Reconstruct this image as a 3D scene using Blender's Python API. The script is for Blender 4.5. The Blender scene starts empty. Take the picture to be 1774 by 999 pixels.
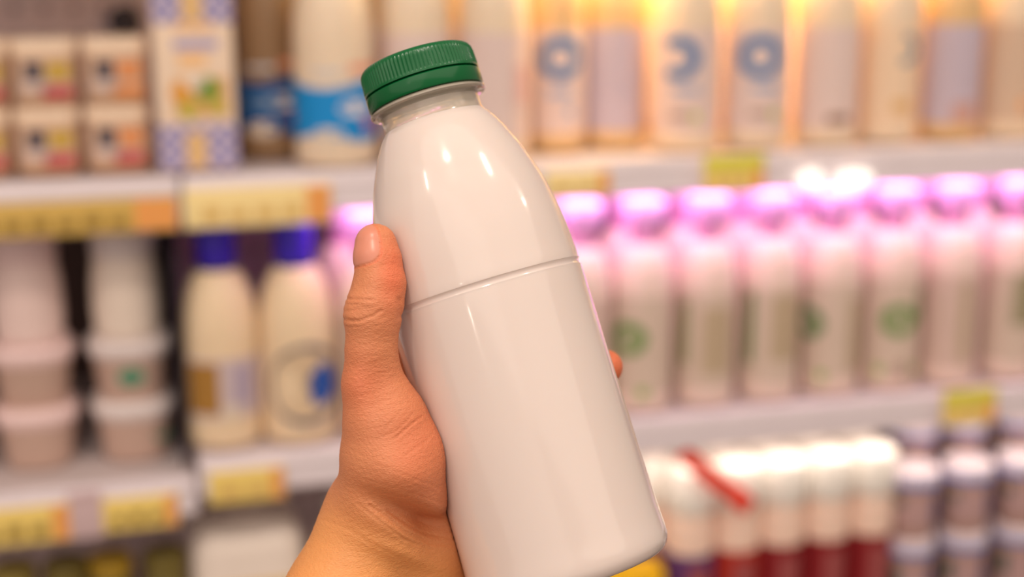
import bpy, bmesh, math, random
import numpy as np
from mathutils import Vector, Matrix

# ------------------------------------------------------------------ camera, world, lights, exposure
C = bpy.context.scene.collection
scene = bpy.context.scene
random.seed(4)
R = math.radians
CAM = Vector((-.389, -1.453, 1.55))
cam_d = bpy.data.cameras.new('camera')
cam_d.sensor_width = 36; cam_d.lens = 50
cam_d.dof.use_dof = True
cam_d.dof.focus_distance = .483
cam_d.dof.aperture_fstop = 4.7
cam = bpy.data.objects.new('camera', cam_d); C.objects.link(cam)
cam.matrix_world = Matrix.Translation(CAM) @ Matrix.Rotation(R(-15), 4, 'Z') @ Matrix.Rotation(R(76), 4, 'X')
scene.camera = cam
MW = cam.matrix_world.copy()

vs = scene.view_settings
vs.view_transform = 'Standard'; vs.look = 'None'; vs.gamma = 1; vs.use_curve_mapping = False
vs.exposure = 0.33

w = bpy.data.worlds.new('shop_ambient'); scene.world = w; w.use_nodes = True
w.node_tree.nodes['Background'].inputs[0].default_value = (1, .83, .70, 1)
w.node_tree.nodes['Background'].inputs[1].default_value = .31

def area(name, loc, rot, sx, sy, power, col, spread=180):
    l = bpy.data.lights.new(name, 'AREA'); l.shape = 'RECTANGLE'; l.size = sx; l.size_y = sy
    l.energy = power; l.color = col; l.spread = R(spread)
    o = bpy.data.objects.new(name, l); C.objects.link(o)
    o.location = loc; o.rotation_euler = [R(a) for a in rot]; return o
def spot(name, loc, power, col, rad=.03):
    l = bpy.data.lights.new(name, 'POINT'); l.energy = power; l.color = col; l.shadow_soft_size = rad
    o = bpy.data.objects.new(name, l); C.objects.link(o); o.location = loc; return o
WARM = (1, .80, .60)
area('ceiling_panel_light', (.3, -2.4, 3.1), (30, 0, 0), 5.5, 3.2, 46, (1, .86, .74))
area('aisle_light', (-2.4, -3.0, 2.2), (60, 0, -45), 4.5, 3.6, 24, (1, .88, .78))
for loc_, pw_, rd_ in (((-.66, -1.40, 2.70), 17, .035), ((.31, -1.33, 2.70), 9, .03), ((1.41, -1.25, 2.70), 3, .022), ((-1.68, -1.42, 2.70), 3, .02), ((-1.52, -2.52, 1.84), .9, .018)):
    spot('ceiling_spot', loc_, pw_, (1, .88, .74), rd_)
area('canopy_tube_light', (.66, .07, 1.615), (8, 0, 0), 1.25, .04, 6.5, (1, .66, .28))
area('pink_tube_light', (.50, .05, 1.266), (6, 0, 0), 1.40, .09, 1.9, (1, .60, .90))
area('lower_tube_light', (.50, .016, .960), (14, 0, 0), 1.0, .03, .34, (1, .86, .74))

# ------------------------------------------------------------------ helpers
FPX = 2464.
def at(px, py, Y):
    d = MW.to_3x3() @ Vector(((px-887)/FPX, -(py-499.5)/FPX, -1))
    t = (Y-CAM.y)/d.y
    return CAM + d*t

def s2l(c):
    c = c/255
    return c/12.92 if c <= .04045 else ((c+.055)/1.055)**2.4
def rgb(r, g, b): return (s2l(r), s2l(g), s2l(b), 1)
_m = {}
def mat(name, col, rough=.5, trans=0, sss=0, metal=0, coat=0, var=0, ior=1.45, spec=.5, scale=40, emit=None):
    if name in _m: return _m[name]
    m = bpy.data.materials.new(name); m.use_nodes = True; nt = m.node_tree
    b = nt.nodes['Principled BSDF']
    b.inputs['Base Color'].default_value = col
    b.inputs['Roughness'].default_value = rough
    b.inputs['Transmission Weight'].default_value = trans
    b.inputs['Metallic'].default_value = metal
    b.inputs['Coat Weight'].default_value = coat
    b.inputs['Coat Roughness'].default_value = .05
    b.inputs['IOR'].default_value = ior
    b.inputs['Specular IOR Level'].default_value = spec
    if sss:
        b.inputs['Subsurface Weight'].default_value = sss
        b.inputs['Subsurface Radius'].default_value = (1, .7, .5)
        b.inputs['Subsurface Scale'].default_value = .006
    if emit:
        b.inputs['Emission Color'].default_value = emit[0]; b.inputs['Emission Strength'].default_value = emit[1]
    v = var or .05
    tc = nt.nodes.new('ShaderNodeTexCoord'); n = nt.nodes.new('ShaderNodeTexNoise')
    n.inputs['Scale'].default_value = scale; n.inputs['Detail'].default_value = 3
    nt.links.new(tc.outputs['Object'], n.inputs['Vector'])
    mx = nt.nodes.new('ShaderNodeMix'); mx.data_type = 'RGBA'
    mx.inputs[6].default_value = tuple(max(0, c*(1-v)) for c in col[:3])+(1,)
    mx.inputs[7].default_value = tuple(min(1, c*(1+v)) for c in col[:3])+(1,)
    nt.links.new(n.outputs['Fac'], mx.inputs[0]); nt.links.new(mx.outputs[2], b.inputs['Base Color'])
    _m[name] = m; return m

def link(name, bm, m, parent=None, smooth=True, mods=None):
    me = bpy.data.meshes.new(name); bmesh.ops.recalc_face_normals(bm, faces=bm.faces[:]); bm.to_mesh(me); bm.free()
    if smooth:
        for p in me.polygons: p.use_smooth = True
        me.set_sharp_from_angle(angle=R(38))
    me.materials.append(m)
    o = bpy.data.objects.new(name, me); C.objects.link(o)
    if parent: o.parent = parent
    return o
def thing(name, label, cat, loc=(0, 0, 0), rz=0, group=None):
    o = bpy.data.objects.new(name, None); C.objects.link(o); o.empty_display_size = .02
    o.location = loc; o.rotation_euler = (0, 0, rz)
    o['label'] = label; o['category'] = cat
    if group: o['group'] = group
    return o
def tag(o, label, cat, group=None):
    o['label'] = label; o['category'] = cat
    if group: o['group'] = group
    return o
def struct(o):
    o['kind'] = 'structure'; return o
def dup(root, loc, rz=0, label=None, group=None, scale=None):
    r = root.copy(); C.objects.link(r); r.location = loc; r.rotation_euler = (0, 0, rz)
    if label: r['label'] = label
    if group: r['group'] = group
    if scale: r.scale = scale
    for ch in list(root.children):
        c = ch.copy(); C.objects.link(c); c.parent = r
        for g in list(ch.children):
            d = g.copy(); C.objects.link(d); d.parent = c
    return r

def lathe(prof, seg=48, bm=None, sq=None, cap=True):
    """profile of (radius, height); sq = superellipse exponent for squarish tubs"""
    bm = bm or bmesh.new(); rings = []
    for r, z in prof:
        ring = []
        for i in range(seg):
            a = 2*math.pi*i/seg; c, s = math.cos(a), math.sin(a)
            k = 1 if not sq else 1/((abs(c)**sq+abs(s)**sq)**(1/sq))
            ring.append(bm.verts.new((r*k*c, r*k*s, z)))
        rings.append(ring)
    for A, B in zip(rings, rings[1:]):
        for i in range(seg):
            j = (i+1) % seg; bm.faces.new((A[i], A[j], B[j], B[i]))
    if cap:
        bm.faces.new(rings[0][::-1]); bm.faces.new(rings[-1])
    return bm
def box(x0, x1, y0, y1, z0, z1, bev=0, bm=None):
    bm = bm or bmesh.new()
    g = bmesh.ops.create_cube(bm, size=1)
    for v in g['verts']:
        v.co = Vector((x0+(v.co.x+.5)*(x1-x0), y0+(v.co.y+.5)*(y1-y0), z0+(v.co.z+.5)*(z1-z0)))
    if bev:
        es = list({e for v in g['verts'] for e in v.link_edges})
        bmesh.ops.bevel(bm, geom=es, offset=bev, segments=3, affect='EDGES', profile=.5)
    return bm
def wrap_rect(rad, a0, a1, z0, z1, n=20, bm=None, edge=None, t=.0004):
    """label sheet on a cylinder, angles in degrees, 0 = front (-Y), positive to +X; edge(u)->(dz0,dz1)"""
    bm = bm or bmesh.new(); cols = []
    for i in range(n+1):
        u = i/n; a = R(a0+(a1-a0)*u); e = edge(u) if edge else (0, 0)
        rr = rad
        pts = []
        for r2, zz in ((rr, z0+e[0]), (rr+t, z0+e[0]), (rr+t, z1+e[1]), (rr, z1+e[1])):
            pts.append(bm.verts.new((r2*math.sin(a), -r2*math.cos(a), zz)))
        cols.append(pts)
    for A, B in zip(cols, cols[1:]):
        for k in range(4): bm.faces.new((A[k], B[k], B[(k+1) % 4], A[(k+1) % 4]))
    bm.faces.new(cols[0]); bm.faces.new(cols[-1][::-1])
    return bm
def wrap_ring(rad, ac, zc, ro, ri, n=40, sx=1., bm=None, t=.0004, arc=(0, 360)):
    """flat ring (or disc when ri=0) printed on a cylinder"""
    bm = bm or bmesh.new(); full = arc[1]-arc[0] >= 360; loops = []
    ri = max(ri, 1e-5)
    for i in range(n if full else n+1):
        b = R(arc[0]+(arc[1]-arc[0])*i/n); row = []
        for q, rr in ((ri, rad), (ri, rad+t), (ro, rad+t), (ro, rad)):
            x = q*math.cos(b)*sx; z = q*math.sin(b)
            a = R(ac)+x/rad
            row.append(bm.verts.new((rr*math.sin(a), -rr*math.cos(a), zc+z)))
        loops.append(row)
    m = len(loops)
    for i in range(m if full else m-1):
        A, B = loops[i], loops[(i+1) % m]
        for k in range(4): bm.faces.new((A[k], B[k], B[(k+1) % 4], A[(k+1) % 4]))
    return bm

# ------------------------------------------------------------------ setting: cooler, floor
M_lip = mat('shelf_enamel', rgb(238, 226, 232), .45, var=.03)
M_board = mat('shelf_board_enamel', rgb(205, 190, 190), .5)
M_wall = bpy.data.materials.new('perforated_panel'); M_wall.use_nodes = True
def _perf(m):
    nt = m.node_tree; b = nt.nodes['Principled BSDF']; b.inputs['Roughness'].default_value = .5
    tc = nt.nodes.new('ShaderNodeTexCoord'); sp = nt.nodes.new('ShaderNodeSeparateXYZ'); nt.links.new(tc.outputs['Object'], sp.inputs[0])
    def math_(op, a, bv):
        n = nt.nodes.new('ShaderNodeMath'); n.operation = op
        for i, v in enumerate((a, bv)):
            if v is None: continue
            if isinstance(v, (int, float)): n.inputs[i].default_value = v
            else: nt.links.new(v, n.inputs[i])
        return n.outputs[0]
    def cell(o):
        f = math_('FRACT', math_('MULTIPLY', o, 1/.036), None)
        s = math_('SUBTRACT', f, .5); return math_('MULTIPLY', s, s)
    d = math_('ADD', cell(sp.outputs[0]), cell(sp.outputs[2]))
    h = math_('LESS_THAN', d, .03)
    mx = nt.nodes.new('ShaderNodeMix'); mx.data_type = 'RGBA'
    mx.inputs[6].default_value = rgb(206, 184, 186); mx.inputs[7].default_value = rgb(150, 128, 132)
    nt.links.new(h, mx.inputs[0]); nt.links.new(mx.outputs[2], b.inputs['Base Color'])
_perf(M_wall)
struct(link('wall_back', box(-2.2, 2.6, .46, .50, 0, 2.3), M_wall, smooth=False))
struct(link('floor', box(-3.5, 4.0, -4.5, .46, -.05, 0), mat('floor_tile', rgb(112, 98, 90), .35), smooth=False))

def shelf(name, label, x0, x1, top, lip, mb=M_board, ml=M_lip, depth=.44, floor_=None):
    t = thing(name, label, 'shelf', ((x0+x1)/2, 0, top-.022)); h = (x1-x0)/2
    link('shelf_board', box(-h, h, .006, depth+.02, 0, .022-.004, .0015), mb, t)
    rail = link('price_rail', box(-h, h, -.004, .006, -.020, .022, .0015), ml, t)
    link('rail_groove', box(-h+.002, h-.002, -.0055, -.0035, -.019, -.016, .0005), mb, rail)
    link('rail_groove', box(-h+.002, h-.002, -.0055, -.0035, .006, .009, .0005), mb, rail)
    for s in (-1, 1):
        link('bracket', box(s*(h-.006)-.003, s*(h-.006)+.003, .02, depth, -.030, -.001, .001), mb, t)
    return t
ZA, ZBL, ZB, ZC = 1.313, .993, 1.012, .70
shelf('display_shelf', 'upper lilac-white shelf carrying the blue-ring milk bottles and jars', -.343, 1.9, ZA, 0)
shelf('display_shelf', 'left end of the upper shelf under the small jars, with long yellow price strip', -1.6, -.347, ZA, 0)
shelf('display_shelf', 'middle shelf carrying green-ring bottles with pink-lit caps', -.343, 1.9, ZB, 0)
shelf('display_shelf', 'left middle shelf carrying the stacked dessert tubs', -1.6, -.347, ZBL, 0)
shelf('display_shelf', 'lowest visible shelf carrying white-capped bottles at right', -.343, 1.9, ZC, 0)
shelf('display_shelf', 'lowest left shelf carrying olive jars', -1.6, -.347, ZC, 0)
shelf('display_shelf', 'top shelf above the blue-ring bottles', -1.6, 1.9, 1.66, 0)
t = thing('shadow_panel', 'dark upright panel for the shelf shadow between dessert tubs and blue-capped bottles', 'shadow panel', (-.354, .0, ZBL))  # dark panel put where only shelf shadow falls
link('panel', box(-.0015, .0015, .03, .44, .02, .24, .0005), mat('shadow_dark', rgb(60, 48, 58), .5), t)
link('shadow_rail', box(-.003, .003, .03, .44, .0, .02, .0008), mat('shadow_dark', rgb(60, 48, 58), .5), t)
link('shadow_upright', box(-.006, .006, .43, .445, .0, .26, .001), mat('shadow_dark', rgb(60, 48, 58), .5), t)

t = thing('shadow_backing', 'dark brown panel added for the shade behind the dessert tub stacks', 'panel', (-.975, .40, ZBL))  # added dark board, carries the shade in the gaps behind the tubs
link('panel', box(-.62, .62, -.004, .004, .0, .27, .001), mat('shadow_brown', rgb(84, 62, 58), .6), t)
link('frame', box(-.62, .62, -.007, .004, .262, .27, .001), mat('shadow_dark', 0), t)
for s in (-1, 1): link('shadow_strip', box(s*.61-.008, s*.61+.008, -.008, .004, 0, .262, .001), mat('shadow_dark', 0), t)

# lamp housings under the shelves
for nm, x0, x1, y, z, em, lab in (('tube_lamp', .0, 1.24, .10, 1.617, rgb(255, 214, 150), 'warm tube lamp fixed under the top shelf'),
                                 ('tube_lamp', -.25, 1.09, .035, 1.268, rgb(250, 160, 240), 'pink tube lamp fixed under the upper shelf'),
                                 ('tube_lamp', .10, .90, .036, .966, rgb(255, 230, 215), 'white tube lamp fixed under the middle shelf')):
    t = thing(nm, lab, 'lamp', ((x0+x1)/2, y, z)); h = (x1-x0)/2
    link('housing', box(-h, h, -.014, .014, .008, .020, .002), mat('lamp_housing', rgb(225, 220, 220), .4), t)
    link('diffuser', box(-h+.01, h-.01, -.009, .009, .001, .009, .003), mat('lamp_diffuser_%d' % int(x0*100+50), em, .5, emit=(em, 1.4)), t)
    for s in (-1, 1): link('end_cap', box(s*(h-.004)-.004, s*(h-.004)+.004, -.013, .013, .0, .010, .001), mat('lamp_housing', 0), t)

# ------------------------------------------------------------------ price tickets
M_txt = mat('ticket_print', rgb(120, 80, 40), .6)
def ticket(label, px0, px1, z0, z1, base, band=None, accent=None, side=1, y=-.008, tilt=0, bars=4, txt=M_txt, group=None):
    zc = (z0+z1)/2; yy = 0
    py = {True: 350, False: 850}[zc > 1.1]
    x0, x1 = at(px0, py, 0).x, at(px1, py, 0).x
    t = thing('price_ticket', label, 'price ticket', ((x0+x1)/2, y, z0)); h = (x1-x0)/2; H = z1-z0
    t.rotation_euler = (R(tilt), 0, 0)
    if group: t['group'] = group
    link('card', box(-h, h, -.001, .001, 0, H, .0004), base, t)
    link('plastic_sleeve', box(-h-.001, h+.001, .001, .002, -.001, H+.001, .0003), mat('clear_sleeve', rgb(235, 225, 215), .2), t)
    if band: link('top_band', box(-h+.0006, h-.0006, -.0016, -.001, H*.60, H-.001), band, t)
    if accent:
        a, b = ((h*.66, h-.001) if side > 0 else (-h+.001, -h*.66))
        link('accent_block', box(a, b, -.0016, -.001, .002, H*.6 if band else H-.002), accent, t)
    rnd = random.Random(px0)
    for i in range(bars):
        cx = -h*.82+(i+.5)*(h*1.45)/bars; ww = h*1.45/bars*.30
        link('printed_figure', box(cx-ww, cx+ww, -.0015, -.001, H*.18, H*(.45+.12*rnd.random())), txt, t)
    return t
Y1 = mat('ticket_yellow_shaded', rgb(214, 176, 92), .5); Y2 = mat('ticket_cream', rgb(255, 226, 160), .5)  # first tone is ticket yellow darkened for shade
Y3 = mat('ticket_yellow', rgb(245, 214, 120), .5); LIME = mat('ticket_lime', rgb(214, 208, 70), .5)
OR = mat('ticket_orange', rgb(242, 165, 90), .5)
pale = mat('ticket_print_pale', rgb(226, 186, 110), .6)
oli = mat('ticket_print_olive', rgb(150, 120, 50), .6)
ticket('long shade-darkened yellow price strip with dark figures under the small jars', -140, 306, ZA-.052, ZA-.018, Y1, accent=OR, bars=7, txt=oli)
ticket('wide cream price ticket under the carton and blue-labelled bottles', 318, 572, ZA-.052, ZA-.012, Y2, accent=OR, bars=4, txt=pale)
ticket('cream price ticket right of the held bottle on the upper rail', 940, 1052, ZA-.040, ZA-.010, Y2, accent=OR, bars=2, txt=pale)
ticket('lime-topped yellow price ticket on the upper rail under the blue-ring bottles', 1210, 1312, ZA-.040, ZA+.001, Y3, band=LIME, accent=OR, bars=3, txt=pale, y=-.016, tilt=-4)
ticket('lime-topped yellow price ticket on the middle rail at the right', 1612, 1700, ZB-.040, ZB+.004, Y3, band=LIME, accent=OR, bars=2, txt=pale, y=-.016, tilt=-4)
ticket('yellow price ticket at the left end of the left middle rail', -60, 118, ZBL-.054, ZBL-.014, Y3, accent=OR, bars=3, txt=oli)
ticket('yellow price ticket under the right stack of dessert tubs', 176, 306, ZBL-.050, ZBL-.014, Y3, accent=OR, bars=3, txt=oli)
ticket('pale yellow price ticket under the blue-capped bottles left of the wrist', 362, 492, ZB-.050, ZB-.014, Y3, accent=OR, bars=2, txt=pale)
t = thing('rail_clip', 'plain pinkish clip between the two yellow tickets on the left middle rail', 'clip', (at(148, 880, 0).x, -.007, ZBL-.055))
link('plate', box(-.017, .017, -.002, .002, 0, .052, .001), mat('clip_pink', rgb(212, 184, 186), .4), t)
link('lip', box(-.017, .017, -.004, -.001, .046, .052, .001), mat('clip_pink', 0), t)
for px, w_, lab in ((1405, .016, 'small round white glint disc under the upper rail above the pink-lit caps'), (1480, .023, 'larger oval white glint disc under the upper rail above the pink-lit caps')):
    t = thing('rail_glint', lab, 'lamp', (at(px, 312, -.012).x, -.012, at(px, 312, -.012).z))  # stand-in for a bright glint on the rail, no lamp here
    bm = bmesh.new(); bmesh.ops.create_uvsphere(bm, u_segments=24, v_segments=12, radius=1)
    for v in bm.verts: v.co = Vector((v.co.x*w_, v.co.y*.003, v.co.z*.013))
    link('disc', bm, mat('glint_glow_white', rgb(255, 252, 246), .3, emit=((1, .97, .9, 1), .7)), t)  # glowing disc stands for a bright glint on the rail, not a lamp
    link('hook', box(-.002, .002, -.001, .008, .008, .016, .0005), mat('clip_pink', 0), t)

# ------------------------------------------------------------------ milk bottles of the upper shelf
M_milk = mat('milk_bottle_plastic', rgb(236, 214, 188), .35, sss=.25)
M_milk2 = mat('amber_lit_bottle', rgb(226, 190, 140), .3, sss=.3)  # milk plastic with the warm lamp glow mixed into its colour
M_lab = mat('pinkish_label', rgb(226, 202, 196), .5)
M_lab2 = mat('lilac_label', rgb(198, 182, 196), .5)
M_ringb = mat('ring_blue', rgb(58, 118, 172), .5)
M_ringg = mat('ring_green', rgb(96, 140, 60), .5)
M_capw = mat('white_cap', rgb(244, 238, 230), .4)
M_grey = mat('print_greybrown', rgb(178, 150, 136), .6)
M_grn = mat('print_leaf_green', rgb(186, 198, 80), .6)
M_blu = mat('print_pale_blue', rgb(150, 170, 205), .6)
M_brn = mat('print_brown', rgb(150, 115, 95), .6)

def cap_bm(r, h, z, ribs=40):
    bm = bmesh.new(); seg = ribs*2; rings = []
    for q, zz, rb in ((r, z, 0), (r, z+h*.12, 0), (r, z+h*.16, 1), (r, z+h*.88, 1), (r*.97, z+h*.96, 0), (r*.9, z+h, 0)):
        ring = []
        for i in range(seg):
            a = 2*math.pi*i/seg; rr = q+(r*.022*(1 if i % 2 else -1) if rb else 0)
            ring.append(bm.verts.new((rr*math.cos(a), rr*math.sin(a), zz)))
        rings.append(ring)
    for A, B in zip(rings, rings[1:]):
        for i in range(seg): bm.faces.new((A[i], A[(i+1) % seg], B[(i+1) % seg], B[i]))
    bm.faces.new(rings[0][::-1]); bm.faces.new(rings[-1]); return bm

def milk_bottle(label, px, Y, z, rad, H, group, cap=M_capw, body=M_milk, lab=M_lab, ring=None, ringrot=0, zr=.105, rr=.017, ri=.009, lab_z=(.02, .135), extras=(), cat='milk bottle', rot=0, capr=.019, caph=.018, shoulder=.62, name='milk_bottle', pyref=280, neck=.018):
    p = at(px, pyref, Y)
    t = thing(name, label, cat, (p.x, Y, z), 0, group)
    # turn the bottle's front to the shopper (towards -Y), then by rot
    t.rotation_euler = (0, 0, R(rot))
    hs = H*shoulder
    prof = [(rad*.86, 0), (rad*.96, .002), (rad, .007), (rad, .05), (rad, hs*.5), (rad, hs)]
    hn = H-caph-.006
    for k in range(1, 8):
        u = k/8; prof.append((neck+(rad-neck)*math.cos(u*math.pi/2)**.9, hs+(hn-.008-hs)*math.sin(u*math.pi/2)))
    prof += [(neck, hn-.008), (neck, hn-.001), (neck+.002, hn), (neck+.002, hn+.002), (neck-.002, hn+.003)]
    link('bottle_body', lathe(prof, 40), body, t)
    link('cap', cap_bm(capr, caph, hn+.0035), cap, t)
    if lab:
        l = link('label', wrap_rect(rad+.0002, -100, 100, lab_z[0], lab_z[1], 28), lab, t)
        if ring: link('ring_emblem', wrap_ring(rad+.0007, ringrot, zr, rr, ri, sx=1.1, arc=(-128, 128) if px == 1184 else (0, 360)), ring, l)
        for (a0, a1, z0, z1, m) in extras:
            link('printed_patch', wrap_rect(rad+.0007, a0, a1, z0, z1, 8), m, l)
    return t
GA = 'milk bottles on the upper shelf'
def W(pxw, Y, px=900, py=280): return (at(px+pxw/2, py, Y).x-at(px-pxw/2, py, Y).x)/2
BH = .235
def ringset(a): return [(a-22, a+22, .066, .072, M_blu), (a-26, a+8, .036, .044, M_grey), (a+12, a+24, .034, .044, M_grn)]
top = [
 (722, .065, .0375, 'plain white milk bottle right behind the green cap', None, 0, M_milk, M_lab, [(-10, 20, .05, .056, M_lab2)]),
 (857, .060, .0385, 'white milk bottle with pale pink label just right of the green cap', None, 0, M_milk, M_lab, [(20, 50, .06, .10, mat('print_pink', rgb(222, 180, 176), .6))]),
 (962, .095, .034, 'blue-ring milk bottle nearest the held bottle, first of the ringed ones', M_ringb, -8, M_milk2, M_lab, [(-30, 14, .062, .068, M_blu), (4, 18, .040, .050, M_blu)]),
 (1060, .105, .036, 'amber-lit bottle with a plain lilac label between two blue-ring bottles', None, 0, M_milk2, M_lab2, []),
 (1184, .060, .038, 'bottle whose blue ring is turned left, left of the full-ring bottle', M_ringb, -38, M_milk, M_lab, ringset(-22)),
 (1304, .060, .0375, 'bottle with full blue ring facing front above the lime ticket', M_ringb, -18, M_milk, M_lab, ringset(-8)),
 (1425, .060, .037, 'bottle with plain label and brown bar, right of the full-ring bottle', None, 0, M_milk, M_lab, [(-24, 18, .026, .036, M_brn)]),
 (1530, .062, .0355, 'bottle with half a blue ring at the right of its label', None, 0, M_milk, mat('peach_label', rgb(238, 208, 178), .5), [(-20, 18, .036, .050, mat('print_gold', rgb(222, 178, 120), .6))]),
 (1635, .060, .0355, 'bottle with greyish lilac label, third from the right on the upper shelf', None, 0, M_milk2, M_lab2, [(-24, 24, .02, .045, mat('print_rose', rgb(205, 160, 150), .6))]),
 (1735, .060, .035, 'bottle with beige label and orange dot near the right edge, upper shelf', None, 0, M_milk, mat('beige_label', rgb(214, 184, 160), .5), [(-8, 6, .034, .046, OR)]),
 (1838, .060, .035, 'bottle cut by the right edge of the photo on the upper shelf', None, 0, M_milk, mat('beige_label', 0), []),
]
for px, Y, rad, lab, ring, rr_, body, lm, ex in top:
    b = milk_bottle(lab, px, Y, ZA, rad, BH, GA, body=body, lab=lm, ring=ring, ringrot=rr_, extras=ex, zr=.104, rr=.0240, ri=.0125)
    if px == 1530:
        l = [c for c in b.children if c.name.startswith('label')][0]
        link('ring_emblem', wrap_ring(rad+.0007, 0, .108, .018, .009, arc=(-110, 95)), mat('ring_teal_grey', rgb(130, 150, 165), .5), l)
# the row behind, seen in the gaps
wheres = ['behind the green cap', 'behind the pink-labelled bottle', 'behind the first blue-ring bottle', 'behind the lilac-labelled amber-lit bottle', 'behind the left-turned blue ring', 'behind the full blue ring',
          'behind the brown-bar bottle', 'behind the half-ring bottle', 'behind the greyish lilac label', 'behind the orange-dot bottle']
back0 = None
for i, px in enumerate((668, 790, 908, 1010, 1118, 1243, 1365, 1480, 1585, 1690)):
    p = at(px, 275, .20)
    if back0 is None:
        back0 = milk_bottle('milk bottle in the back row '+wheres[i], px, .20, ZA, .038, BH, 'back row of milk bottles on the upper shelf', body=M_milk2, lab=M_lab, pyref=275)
    else: dup(back0, (p.x, .20, ZA), 0, 'milk bottle in the back row '+wheres[i])

# blue-labelled bottles
M_cyan = mat('label_blue', rgb(0, 140, 214), .4); M_blue_shade = mat('label_blue_shaded', rgb(4, 84, 150), .4)  # second blue is the label blue darkened for shade
M_wht = mat('print_white', rgb(232, 224, 226), .5); M_pnk = mat('print_magenta', rgb(190, 90, 140), .5)
M_dark = mat('shaded_bottle', rgb(150, 118, 86), .4)  # bottle colour darkened to carry the shade on the set-back bottle
wave = lambda u: (-.004*math.cos(u*9), .006*math.sin(u*6.5+2.2))
def blue_bottle(label, px, Y, rad, body, lab):
    b = milk_bottle(label, px, Y, ZA, rad, .232, 'blue-labelled bottles on the upper shelf', body=body, lab=None, shoulder=.55, cat='milk bottle')
    l = link('label', wrap_rect(rad+.0002, -105, 105, .030, .088, 40, edge=wave), lab, b)
    link('printed_patch', wrap_ring(rad+.0007, 22, .062, .0085, 0, sx=2.2), M_wht, l)
    link('printed_patch', wrap_ring(rad+.0007, -18, .033, .0085, 0, sx=2.1), mat('print_cream', rgb(224, 206, 186), .5), l)
    link('printed_patch', wrap_ring(rad+.0007, 44, .044, .0075, 0, sx=1.1), M_pnk, l)
    link('printed_patch', wrap_rect(rad+.0003, 14, 70, .098, .106, 12), mat('print_salmon', rgb(240, 160, 130), .5), b)
    link('printed_patch', wrap_rect(rad+.0003, -40, 5, .096, .101, 12), mat('print_pale_grey', rgb(205, 205, 212), .5), b)
    return b
blue_bottle('cream bottle with bright blue wavy label left of the green cap', 583, .055, .0425, M_milk, M_cyan)
b = blue_bottle('bottle with shade painted into its tan body and blue label, right of the patterned carton', 470, .125, .0360, M_dark, M_blue_shade)
for ch in [c for c in b.children if c.name.startswith('label')]:
    link('printed_patch', wrap_ring(.0369, -10, .062, .006, 0, sx=3.4), mat('print_grey_blue', rgb(120, 150, 180), .5), ch)

# carton
x0, x1 = at(276, 260, .03).x, at(412, 260, .03).x; h = (x1-x0)/2
t = thing('drink_carton', 'cream carton with blue checked bands and a food picture, between jars and blue bottles', 'carton', ((x0+x1)/2, .03+h, ZA))
M_cart = mat('carton_cream', rgb(240, 214, 190), .5)
M_chk = bpy.data.materials.new('checked_band'); M_chk.use_nodes = True
nt = M_chk.node_tree; ck = nt.nodes.new('ShaderNodeTexChecker'); ck.inputs['Scale'].default_value = 120
tc = nt.nodes.new('ShaderNodeTexCoord'); nt.links.new(tc.outputs['Object'], ck.inputs['Vector'])
ck.inputs[1].default_value = rgb(120, 120, 178); ck.inputs[2].default_value = rgb(206, 188, 206)
nt.links.new(ck.outputs[0], nt.nodes['Principled BSDF'].inputs['Base Color'])
link('carton_body', box(-h, h, -h, h, 0, .195, .002), M_cart, t)
bm = bmesh.new()
vv = [bm.verts.new(c) for c in ((-h, -h, .194), (h, -h, .194), (h, h, .194), (-h, h, .194), (-h, 0, .235), (h, 0, .235), (-h, -.001, .25), (h, -.001, .25), (-h, .001, .25), (h, .001, .25))]
for f in ((0, 1, 5, 4), (3, 4, 5, 2), (0, 4, 3), (1, 2, 5), (3, 2, 1, 0)): bm.faces.new([vv[i] for i in f])
link('gable_top', bm, M_chk, t, smooth=False)
link('top_seal', box(-h, h, -.0015, .0015, .230, .252, .0005), M_chk, t)
def cpatch(nm, xa, xb, za, zb, m, d=.0006, par=None, round_=0):
    bm = box(xa*h, xb*h, -h-d, -h, za, zb)
    return link(nm, bm, m, par or t, smooth=False)
lb = cpatch('checked_band', -1, 1, .002, .048, M_chk); cpatch('gold_stripe', -.32, .22, .004, .040, mat('gold_print', rgb(226, 186, 130), .5), .001, lb)
ub = cpatch('checked_band', -1, 1, .150, .194, M_chk); cpatch('gold_stripe', -.28, .28, .152, .194, mat('gold_print', 0), .001, ub)
cpatch('orange_title', -.45, .5, .142, .150, mat('print_peach', rgb(245, 196, 140), .5))
cpatch('blue_title', -.5, .62, .124, .134, mat('print_slate_lilac', rgb(170, 160, 196), .5))
cpatch('orange_title', -.4, .3, .106, .120, mat('print_peach', 0))
pic = cpatch('food_picture', -.55, .82, .056, .095, mat('picture_tan', rgb(222, 170, 110), .5))
for (cx, cz, r_, m) in ((.3, .084, .0125, mat('picture_green', rgb(120, 150, 50), .5)), (-.2, .064, .011, mat('picture_yellow_green', rgb(200, 180, 80), .5)),
                       (-.38, .080, .010, mat('picture_orange', rgb(230, 160, 60), .5)), (.52, .066, .009, mat('picture_yellow_green', 0)), (0, .092, .010, mat('picture_cream', rgb(240, 220, 200), .5))):
    bm = bmesh.new(); bmesh.ops.create_cone(bm, cap_ends=True, segments=20, radius1=r_, radius2=r_, depth=.0006)
    bmesh.ops.rotate(bm, verts=bm.verts, matrix=Matrix.Rotation(R(90), 3, 'X'), cent=(0, 0, 0)); bmesh.ops.translate(bm, verts=bm.verts, vec=(cx*h, -h-.001, cz))
    link('picture_detail', bm, m, pic, smooth=False)

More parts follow.
